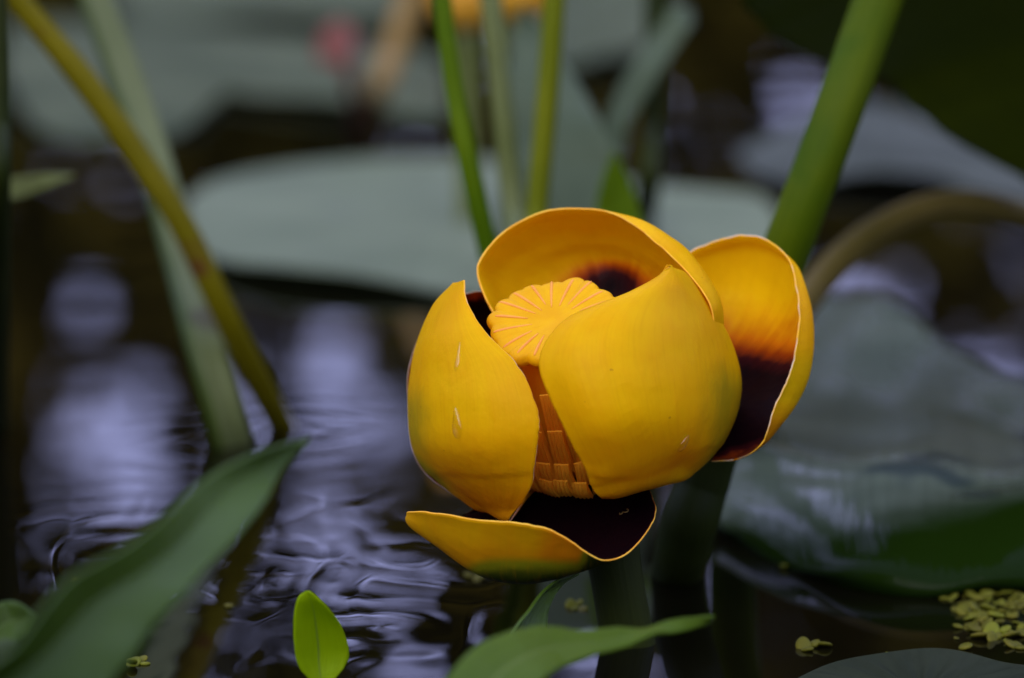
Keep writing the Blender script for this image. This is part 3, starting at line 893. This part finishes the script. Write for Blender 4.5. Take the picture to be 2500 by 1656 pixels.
for k in range(NL):                                        # stigma rays: low pinkish ridges
    a0 = 2 * math.pi * (k) / NL + RNG.normal() * .02
    a0 = (2 * math.pi * k) / NL - 0.3 * 2 / NL * math.sin(3 * (2 * math.pi * k / NL)) * 1.0
    pts = []
    r_in = RNG.uniform(.24, .33)
    for r in np.interp([0, .2, .45, .7, .9, 1], [0, 1], [r_in, RNG.uniform(.70, .76)]):
        hh = AXLEN + np.interp(r, [.2, .34, .48, .62, .73, .785], [.012, .03, .055, .075, .075, .04]) + 0.035 * math.sin(2 * a0 + .5) * (r / .8) ** 2 - .002 + LOBE_H[k] * (r / .8) ** 2
        rr = r * (1 + 0.03 * math.sin(2 * a0 + 1) + 0.02 * math.sin(5 * a0))
        a = a0 + 0.35 * (r - .74) ** 2 * (1 if math.cos(a0) < 0 else -1)
        pts.append(REC + AX * hh + EX * rr * math.cos(a) + EY * rr * math.sin(a))
    ray = tube('stigma_ray', pts, [.006, .013, .017, .019, .018, .010], M['ray'], None, sides=8, samples=14)
    ray.parent = disc
    ray.matrix_parent_inverse = Matrix.Identity(4)

# stamens: ribbed straps standing in tiers round the ovary
def stamen_mesh(L, seed):
    r = np.random.default_rng(seed)
    nx, nz = 17, 9
    w = .215
    V, F = [], []
    for s in (0, 1):
        for i in range(nz):
            t = i / (nz - 1)
            z = L * t
            bow = .05 * math.sin(math.pi * t) + .05 * t ** 3
            ww = w * (0.86 + 0.14 * math.sin(math.pi * min(1, t + .25)))
            for j in range(nx):
                x = (j / (nx - 1) - .5) * ww
                rib = .011 * math.cos(2 * math.pi * 4 * j / (nx - 1)) if s == 0 else 0
                y = bow + (.032 + rib - .012 * (2 * x / w) ** 2 if s == 0 else -.03) * (1 - .6 * t ** 8)
                V.append((x, y, z))
    o_ = nx * nz
    for i in range(nz - 1):
        for j in range(nx - 1):
            a = i * nx + j
            F.append((a, a + nx, a + nx + 1, a + 1)); F.append((o_ + a, o_ + a + 1, o_ + a + nx + 1, o_ + a + nx))
    loop = [j for j in range(nx)] + [i * nx + nx - 1 for i in range(1, nz)] + [(nz - 1) * nx + j for j in range(nx - 2, -1, -1)] + [i * nx for i in range(nz - 2, 0, -1)]
    for a, b in zip(loop, loop[1:] + loop[:1]):
        F.append((a, b, o_ + b, o_ + a))
    me = mesh('stamen', V, F)
    me.materials.append(M['stamen'])
    me.polygons.foreach_set('use_smooth', [True] * len(me.polygons))
    me.set_sharp_from_angle(angle=math.radians(50))
    return me
st_mesh = {}
def stamen(t_base, L, rad, az, lean=0.0, twist=0.0):
    key = round(L, 1)
    if key not in st_mesh: st_mesh[key] = stamen_mesh(key, int(key * 10))
    o = bpy.data.objects.new('stamen', st_mesh[key])
    SC.collection.objects.link(o)
    out = EX * math.cos(az) + EY * math.sin(az)
    side = np.cross(AX, out)
    zz = AX * math.cos(lean) + out * math.sin(lean)
    yy = out * math.cos(lean) - AX * math.sin(lean)
    xx = np.cross(yy, zz)
    xx, yy = xx * math.cos(twist) + yy * math.sin(twist), yy * math.cos(twist) - xx * math.sin(twist)
    p = REC + AX * t_base + out * rad
    m = Matrix(((xx[0], yy[0], zz[0], p[0] * CM), (xx[1], yy[1], zz[1], p[1] * CM), (xx[2], yy[2], zz[2], p[2] * CM), (0, 0, 0, 1)))
    o.parent = flower
    o.matrix_parent_inverse = Matrix.Translation(-flower.location)
    o.matrix_basis = m
    return o
for tier, (tb, L, rad, n, lean) in enumerate(((.42, 1.1, .80, 25, .0), (.34, .7, .90, 27, .0), (.22, .4, .98, 29, .04), (.10, .3, 1.02, 30, .08))):
    for k in range(n):
        az = 2 * math.pi * (k + .5 * (tier % 2)) / n + RNG.normal() * .03
        stamen(tb + RNG.normal() * .04, L, rad + RNG.normal() * .015, az, lean + RNG.normal() * .02, RNG.normal() * .10)
# tall curled stamens that stand out beside the disc
for (px, py, dz, L, az, lean) in ((1222, 905, -.35, .5, math.radians(165), .55), (1228, 930, -.45, .5, math.radians(175), .45), (1238, 950, -.55, .5, math.radians(188), .4)):
    q = P(px, py, dz) - REC
    t = q @ AX; x, y = q @ EX, q @ EY
    stamen(t, L, math.hypot(x, y), math.atan2(y, x), lean)

# flower stem
tube('stem', [REC - AX * .0, P(1475, 1230, .45), P(1500, 1380, .5), P(1525, 1520, .6), P(1548, 1650, .75), P(1575, 1800, 1.0)],
     [.50, .40, .33, .33, .34, .34], M['stem_dark'], flower, sides=24, samples=40)

# water drops lying on the sepals, specks
def on_sepal(key, px, py):
    g, n = SEPALS[key]
    q = g - CAM
    d = q @ FWD
    x = 1250 + q @ RIGHT / d * FPX; y = 828 - q @ UP / d * FPX
    e = (x - px) ** 2 + (y - py) ** 2 + 1e4 * ((n * (CAM - g)).sum(-1) < 0)
    i = np.unravel_index(np.argmin(e), e.shape)
    return g[i], n[i]
def drop(key, px, py, w, h, tail, label):
    p, n = on_sepal(key, px, py)
    down = -UP - n * (-UP @ n); down /= np.linalg.norm(down)
    side = np.cross(n, down)
    V, F = [], []
    nr, na = 12, 28
    for i in range(nr + 1):
        t = i / nr * math.pi / 2
        for j in range(na):
            a = 2 * math.pi * j / na
            ca, sa = math.cos(a), math.sin(a)
            st = math.sin(t)
            y = ca * h * st * (tail if ca < 0 else 1)
            x = sa * w * st * (1 - (0.45 if ca < 0 else 0) * abs(ca))
            V.append(p + side * x + down * y + n * (.026 + .5 * w * math.cos(t)))
    for i in range(nr):
        for j in range(na):
            k = (j + 1) % na
            F.append((i * na + j, i * na + k, (i + 1) * na + k, (i + 1) * na + j))
    if np.cross(V[F[2 * na + 3][1]] - V[F[2 * na + 3][0]], V[F[2 * na + 3][2]] - V[F[2 * na + 3][1]]) @ n < 0: F = [f[::-1] for f in F]
    o = link('water_drop', mesh('water_drop', V, F), M['drop'])
    set_origin(o, p)
    tag(o, label, 'water drop', 'water drops on the sepals')
drop('A', 1118, 1045, .085, .12, 2.2, 'large water drop running down the sepal with the pointed tip')
drop('A', 1121, 890, .040, .09, 3.0, 'thin streak of water above the large drop on a sepal')
drop('B', 1661, 1085, .070, .09, 1.5, 'round water drop near the green base of the front sepal')

def curl_on_D():
    p, n = on_sepal('D', 1528, 1258)
    s = RIGHT - n * (RIGHT @ n); s /= np.linalg.norm(s)
    u = np.cross(n, s)
    pts = [p + n * .05 + s * x + u * y for x, y in ((-.055, .02), (-.05, -.02), (-.02, -.015), (-.015, .02), (.01, -.01), (.05, -.02), (.06, .02), (.04, .05))]
    o = tube('insect_casing', pts, .007, M['tan'], None, sides=6, samples=30)
    set_origin(o, p)
    tag(o, 'tiny curled tan casing lying inside the dark lower sepal', 'casing')
curl_on_D()

# ---------------------------------------------------------------- stems
def stem(name, path, radii, mat, label, cat='stem', group=None, profile=None, sides=20, bumps=0.02, seed=0):
    o = tube(name, path, radii, mat, None, sides=sides, samples=70, profile=profile, bumps=bumps, seed=seed)
    set_origin(o, path[-1])
    tag(o, label, cat, group)
    return o
tri = lambda t: 0.78 + 0.22 * math.cos(3 * (t - 1.1))
stem('leaf_stalk', [P(2215, -200, 6.5), P(2130, 40, 6), P(2040, 290, 5.5), P(1935, 570, 5.6), P(1850, 800, 6.5), P(1800, 930, 7.8), W(1775, 1020), W(1765, 1080, -1)],
     [.36, .34, .33, .34, .34, .34, .34, .34], M['stem_green'], 'thick smooth green leaf stalk rising behind the yellow flower', 'stalk', seed=1)
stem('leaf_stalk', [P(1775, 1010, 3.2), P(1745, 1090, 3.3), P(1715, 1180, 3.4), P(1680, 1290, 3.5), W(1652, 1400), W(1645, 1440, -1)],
     [.22, .32, .35, .36, .36, .36], M['stem_dark'], 'lower part of the thick stalk behind the flower stem, shade put into its dark colour', 'stalk', seed=12)  # stands in for the thick stalk's foot, flower's shade put into the colour
stem('leaf_stalk', [P(2750, 700, 18), P(2580, 570, 17), P(2440, 510, 16), P(2290, 500, 15.4), P(2130, 570, 14.8), P(2000, 690, 14), P(1900, 850, 12.5), W(1830, 1030), W(1810, 1090, -1)],
     [.22, .23, .235, .235, .235, .235, .235, .235, .235], M['stem_brown'], 'brown stalk bending over in an arch beside the open sepal', 'stalk', seed=2)
stem('reed_stem', [P(-80, -160, 11), P(60, 20, 11.4), P(200, 190, 11.6), P(330, 370, 11.8), P(450, 560, 12), P(560, 790, 12.6), W(690, 1045), W(740, 1130, -1)],
     [.17, .19, .20, .20, .20, .20, .21, .21], M['stem_yellow'], 'yellowish spotted stem slanting down into the water, crossing a paler one', 'stem', seed=3)
stem('reed_stem', [P(175, -120, 17), P(250, 60, 16.8), P(320, 250, 16.4), P(385, 450, 15.6), P(440, 650, 14.6), P(495, 850, 13.2), W(560, 1085), W(590, 1180, -1)],
     [.30, .32, .33, .34, .35, .36, .37, .37], M['stem_shade'], 'broad three-sided pale green stem behind the yellowish one', 'stem', profile=tri, sides=24, seed=4)
stem('reed_stem', [P(1068, -120, 9.5), P(1082, 20, 9.5), P(1108, 210, 9.5), P(1145, 400, 9.5), P(1190, 600, 9.8), P(1240, 800, 10.5), W(1300, 1050), W(1320, 1120, -1)],
     [.12, .14, .145, .15, .155, .16, .16, .16], M['stem_bright'], 'deep green slender stem in front of the broad flat pad', 'stem', 'slender stems behind the flower', seed=5)
stem('reed_stem', [P(1185, -120, 14), P(1200, 20, 14), P(1225, 250, 14), P(1255, 520, 14), P(1280, 700, 13), W(1300, 880), W(1310, 930, -1)],
     [.16, .17, .175, .18, .18, .18, .18], M['stem_pale'], 'pale blurred slender stem between two greener stems', 'stem', 'slender stems behind the flower', seed=6)
stem('reed_stem', [P(1362, -120, 12), P(1352, 20, 12), P(1335, 250, 12), P(1312, 500, 12), P(1300, 700, 12), W(1290, 1000), W(1288, 1060, -1)],
     [.15, .165, .17, .17, .17, .17, .17], M['stem_lime'], 'yellow-green slender stem in front of the grey arrow-shaped leaf', 'stem', 'slender stems behind the flower', seed=7)
stem('dry_stem', [P(1040, -120, 48), P(1005, -10, 48), P(960, 130, 48), P(920, 230, 48), W(895, 300), W(890, 320, -1)],
     [.28, .3, .3, .28, .25, .25], M['tan'], 'thin tan dry stem far behind the flower', 'stem', seed=8)
stem('flooded_stem', [P(818, 70, 46), P(835, 120, 46), P(855, 200, 46), W(880, 310), W(885, 330, -1)],
     [.14, .15, .15, .15, .15], M['red'], 'faint reddish stem under the red leaf', 'stem', seed=9)
stem('reed_stem', [P(-20, -60, 8), P(-14, 120, 8), P(-10, 300, 8), P(-12, 500, 8), W(-15, 1050), W(-15, 1100, -1)],
     [.22, .22, .22, .22, .22, .22], M['stem_dark'], 'dark upright stem at the pond edge beside the slanting stems', 'stem', seed=10)
stem('reed_stem', [P(1600, -60, 24), P(1600, 140, 24), P(1592, 300, 24), P(1580, 480, 24), W(1570, 560), W(1570, 590, -1)],
     [.2, .2, .2, .2, .2, .2], M['stem_dark'], 'dim dark stem standing behind the curled pale leaf', 'stem', seed=11)

# ---------------------------------------------------------------- leaves
def leaf(name, left, right, label, mat, thick=0.05, fold=0.12, cat='leaf', group=None, nu=60, nv=24, under=None, wav=0.03, seed=0, wdz=0.0):
    """left/right: matching margin points (px,py,dz), base -> tip; the blade sags along the midrib by fold*width"""
    L = catmull([P(*p) for p in left], nu); R = catmull([P(*p) for p in right], nu)
    v = np.linspace(0, 1, nv)
    g = L[:, None] * (1 - v)[None, :, None] + R[:, None] * v[None, :, None]
    wid = np.linalg.norm(R - L, axis=1)
    n = normals(g)
    sgn = -1 if n[nu // 2, nv // 2] @ (CAM - g[nu // 2, nv // 2]) < 0 else 1
    prof = (1 - np.abs(2 * v - 1)) ** 0.8
    g = g - n * sgn * (prof[None, :] * wid[:, None] * fold)[..., None]
    r = np.random.default_rng(seed)
    und = wav * fbm1(nu, 4, seed)[:, None] * (2 * v - 1)[None, :]
    g = g + n * und[..., None]
    o = shell(name, g, thick, [mat, under or mat, mat], flip=sgn)
    set_origin(o, g[0].mean(axis=0))
    tag(o, label, cat, group)
    return o

leaf('blade_leaf', [(-160, 1700, -15.2), (20, 1590, -14.2), (150, 1425, -13.2), (290, 1345, -12.2), (400, 1260, -11.2), (500, 1172, -10.2), (600, 1115, -9.4), (690, 1085, -8.8), (752, 1070, -8.4)],
     [(150, 1830, -13.2), (300, 1640, -12.4), (400, 1510, -11.8), (480, 1420, -11.2), (560, 1335, -10.4), (630, 1240, -9.6), (685, 1165, -9.0), (728, 1108, -8.6), (754, 1071, -8.4)],
     'long blurred green blade leaf slanting over the water', M['blade'], fold=0.16, seed=31, wav=0.06)
leaf('young_leaf', [(790, 1720, -2.6), (760, 1665, -2.6), (732, 1630, -2.7), (720, 1580, -2.8), (717, 1520, -2.9), (726, 1466, -3), (744, 1444, -3)],
     [(812, 1720, -2.6), (815, 1665, -2.5), (840, 1630, -2.4), (852, 1590, -2.4), (834, 1532, -2.6), (796, 1480, -2.9), (758, 1444, -3)],
     'small upright bright green leaf rising from the water', M['young'], fold=0.16, thick=0.04, seed=32, wav=0.01)
leaf('spear_leaf', [(1040, 1760, -9), (1085, 1665, -8.6), (1150, 1590, -8), (1240, 1545, -7.5), (1330, 1530, -7), (1440, 1538, -6.6), (1550, 1525, -6.2), (1650, 1510, -6), (1738, 1506, -5.8)],
     [(1230, 1780, -9), (1270, 1715, -8.6), (1310, 1670, -8.2), (1350, 1640, -7.8), (1400, 1617, -7.3), (1480, 1593, -6.8), (1570, 1568, -6.4), (1660, 1545, -6.1), (1740, 1520, -5.8)],
     'glossy light green pointed leaf under the flower, tip blurred', M['spear'], fold=0.10, seed=33, wav=0.04)
leaf('spear_leaf', [(1225, 1600, -3.4), (1247, 1555, -3.2), (1275, 1512, -3), (1305, 1470, -2.6), (1335, 1437, -2.2), (1370, 1413, -1.6), (1412, 1401, -1)],
     [(1310, 1610, -2.6), (1328, 1560, -2.4), (1338, 1515, -2.2), (1350, 1472, -2), (1362, 1445, -1.8), (1382, 1422, -1.4), (1413, 1402, -1)],
     'narrow dark green leaf curling up under the lowest sepal', M['blade'], fold=0.18, thick=0.04, seed=34, wav=0.01)
leaf('round_leaf', [(-60, 1540, -6), (-30, 1492, -6), (10, 1470, -6), (50, 1474, -6), (86, 1502, -6)],
     [(-60, 1620, -6), (-10, 1590, -6), (30, 1570, -6), (65, 1548, -6), (88, 1505, -6)],
     'small rounded green leaf at the base of the long blade', M['blade'], seed=35)
leaf('round_leaf', [(-60, 1600, -7), (-20, 1575, -7), (20, 1562, -7), (46, 1572, -7)],
     [(-60, 1690, -7), (-15, 1665, -7), (20, 1630, -7), (47, 1575, -7)],
     'pale shiny scrap of leaf beside the long blade', M['arrow'], seed=36)
leaf('arrow_leaf', [(1215, 700, 18), (1215, 560, 18), (1225, 420, 18.5), (1235, 300, 19), (1245, 190, 19.5), (1258, 90, 20), (1275, 10, 20)],
     [(1590, 680, 17), (1568, 545, 17.5), (1520, 410, 18), (1462, 290, 18.5), (1400, 180, 19.2), (1330, 80, 19.8), (1278, 9, 20)],
     'grey-green arrow-shaped leaf standing behind the slender stems', M['arrow'], fold=-0.08, seed=37, wav=0.1)
leaf('spear_leaf', [(1440, 640, 15), (1450, 540, 15), (1462, 470, 15), (1480, 410, 15), (1500, 370, 15)],
     [(1590, 640, 15), (1568, 540, 15), (1548, 470, 15), (1525, 415, 15), (1502, 369, 15)],
     'fresh green leaf in front of the grey arrow-shaped leaf', M['stem_bright'], seed=38)
leaf('curled_leaf', [(1470, 420, 24), (1482, 330, 24), (1510, 240, 24), (1545, 160, 24), (1580, 85, 24), (1620, 30, 24), (1665, 12, 24)],
     [(1500, 430, 23), (1522, 345, 23), (1560, 260, 23), (1610, 185, 23), (1655, 125, 23.4), (1690, 70, 23.6), (1692, 30, 24)],
     'pale curled leaf with a bright rounded top', M['arrow'], fold=-0.25, seed=39, wav=0.05)
# the big raised leaf on the thick stalk, its shaded underside toward the lens
leaf('raised_leaf', [(1800, -480, 7), (1790, -300, 9), (1795, -120, 11), (1835, 0, 13), (1920, 95, 14.5), (2050, 172, 15.5), (2180, 232, 16), (2340, 305, 16), (2520, 405, 16), (2720, 520, 16)],
     [(2700, -700, 2), (2760, -560, 3.5), (2820, -420, 5), (2880, -300, 6), (2930, -200, 7), (2980, -100, 8), (3020, 0, 9), (3040, 130, 10), (3020, 280, 12), (2900, 450, 14.5)],
     'huge dark green leaf raised above the water, its shaded underside showing', M['leaf_shade'], fold=0.04, nu=70, nv=40, seed=40, wav=0.2)
leaf('red_leaf', [(770, 150, 46), (775, 105, 46), (795, 70, 46), (825, 45, 46)], [(850, 160, 45), (868, 115, 45), (865, 75, 45.5), (828, 44, 46)],
     'small blurred red leaf above the distant pads', M['red'], seed=41, cat='leaf')
leaf('spear_leaf', [(-60, 470, 14), (0, 440, 14), (60, 432, 14), (120, 425, 14), (180, 428, 14)], [(-60, 500, 14), (0, 492, 14), (60, 478, 14), (120, 455, 14), (182, 430, 14)],
     'thin pale leaf tip lying on the water behind the slanting stems', M['stem_pale'], seed=42)

# far yellow flower at the top of the slender stems
def far_flower(cx, cy, dz, R, label):
    root = empty('distant_flower', P(cx, cy, dz))
    tag(root, label, 'flower', 'distant yellow flowers')
    for k in range(5):
        a0 = 2 * math.pi * k / 5
        rows = []
        for i in range(6):
            t = i / 5
            row = []
            for j in range(6):
                a = a0 + (j / 5 - .5) * 1.5 * (0.4 + math.sin(math.pi * min(t, .8)))
                rr = R * math.sin(t * 2.1 + .15)
                h = R * (1 - math.cos(t * 2.1)) - R
                row.append(P(cx, cy, dz) + np.array([rr * math.cos(a), rr * math.sin(a), h]))
            rows.append(row)
        shell('sepal', surf(rows, 14, 14), .06, [M['far_yellow']] * 1, root)
    b = P(cx, cy, dz)
    tube('stem', [b - np.array([0, 0, R * .9]), b - np.array([0, 0, R + 2]), np.array([b[0], b[1], -1.0])], [.25, .2, .2], M['stem_pale'], root, sides=10, samples=12)
far_flower(1140, -22, 36, .75, 'blurred yellow flower beyond the three slender stems')
far_flower(1265, -42, 33, .70, 'blurred orange-yellow bloom beside the other distant flower')

# ---------------------------------------------------------------- duckweed
def frond_mesh(seed):
    r = np.random.default_rng(seed)
    V, F = [], []
    lobes = ((0, 0, r.uniform(0, 3), 1.0), (.10, .05, r.uniform(0, 3), .8), (-.05, .10, r.uniform(0, 3), .65))[:1 + seed % 3]
    for (cx, cy, rot, s) in lobes:
        n = 14
        base = len(V)
        tx, ty = r.normal(0, .25, 2)
        for z, q in ((0.0, .9), (.012, 1.0), (.026, .88), (.034, .5)):
            for j in range(n):
                a = 2 * math.pi * j / n
                x, y = .088 * s * q * math.cos(a) * (1 + .12 * math.cos(a)), .074 * s * q * math.sin(a)
                V.append((cx + x * math.cos(rot) - y * math.sin(rot), cy + x * math.sin(rot) + y * math.cos(rot), .02 + z + tx * x + ty * y))
        V.append((cx, cy, .052)); c = len(V) - 1
        for i in range(3):
            for j in range(n):
                k = (j + 1) % n
                F.append((base + i * n + j, base + i * n + k, base + (i + 1) * n + k, base + (i + 1) * n + j))
        for j in range(n):
            F.append((c, base + 3 * n + j, base + 3 * n + (j + 1) % n))
        F.append(tuple(base + j for j in range(n))[::-1])
    me = mesh('duckweed', V, F)
    me.materials.append(M['duckweed'])
    me.polygons.foreach_set('use_smooth', [True] * len(me.polygons))
    me.attributes.new('leaf_uv', 'FLOAT_VECTOR', 'POINT')
    return me
FM = [frond_mesh(k) for k in range(6)]
def frond(px, py, s, label, group, z=.004):
    o = bpy.data.objects.new('duckweed', FM[RNG.integers(0, 6)])
    SC.collection.objects.link(o)
    o.location = Vector(W(px, py) * CM) + Vector((0, 0, z))  if z > .01 else Vector((*(W(px, py)[:2] * CM), -0.0001))
    o.rotation_euler = (RNG.normal() * .22, RNG.normal() * .22, RNG.uniform(0, 6.28))
    o.scale = (s, s, s)
    tag(o, label, 'duckweed', group)
pts = []
tries = 0
while len(pts) < 60 and tries < 3000:
    tries += 1
    x, y = RNG.normal(2450, 80), RNG.normal(1500, 52)
    if not (2315 < x < 2560 and 1405 < y < 1592): continue
    p = W(x, y)
    if all(np.linalg.norm(p - q) > .15 for q in pts):
        pts.append(p)
        frond(x, y, RNG.uniform(.6, 1.5), 'yellow-green duckweed frond in the floating cluster', 'duckweed cluster')
for (x, y, s, lab) in ((1962, 1582, 1.3, 'one of two pale duckweed fronds floating side by side'), (2014, 1580, 1.3, 'one of two pale duckweed fronds floating side by side')):
    frond(x, y, s, lab, 'pair of duckweed fronds')
for (x, y, s) in ((2182, 1601, .65), (2300, 1612, .6), (2345, 1625, .6), (2395, 1640, .65), (2335, 1560, .5)):
    frond(x, y, s, 'lone duckweed frond at the edge of the dark lily pad', 'duckweed by the dark pad', )
for (x, y, s) in ((560, 1482, .9), (325, 1622, 1.2), (350, 1612, .9), (188, 1425, .8), (1168, 1412, 1.2), (1395, 1482, 1.0), (1425, 1490, .9), (150, 310, 1.2), (1920, 1385, .9)):
    frond(x, y, s, 'single duckweed frond adrift on the open water', 'scattered duckweed')
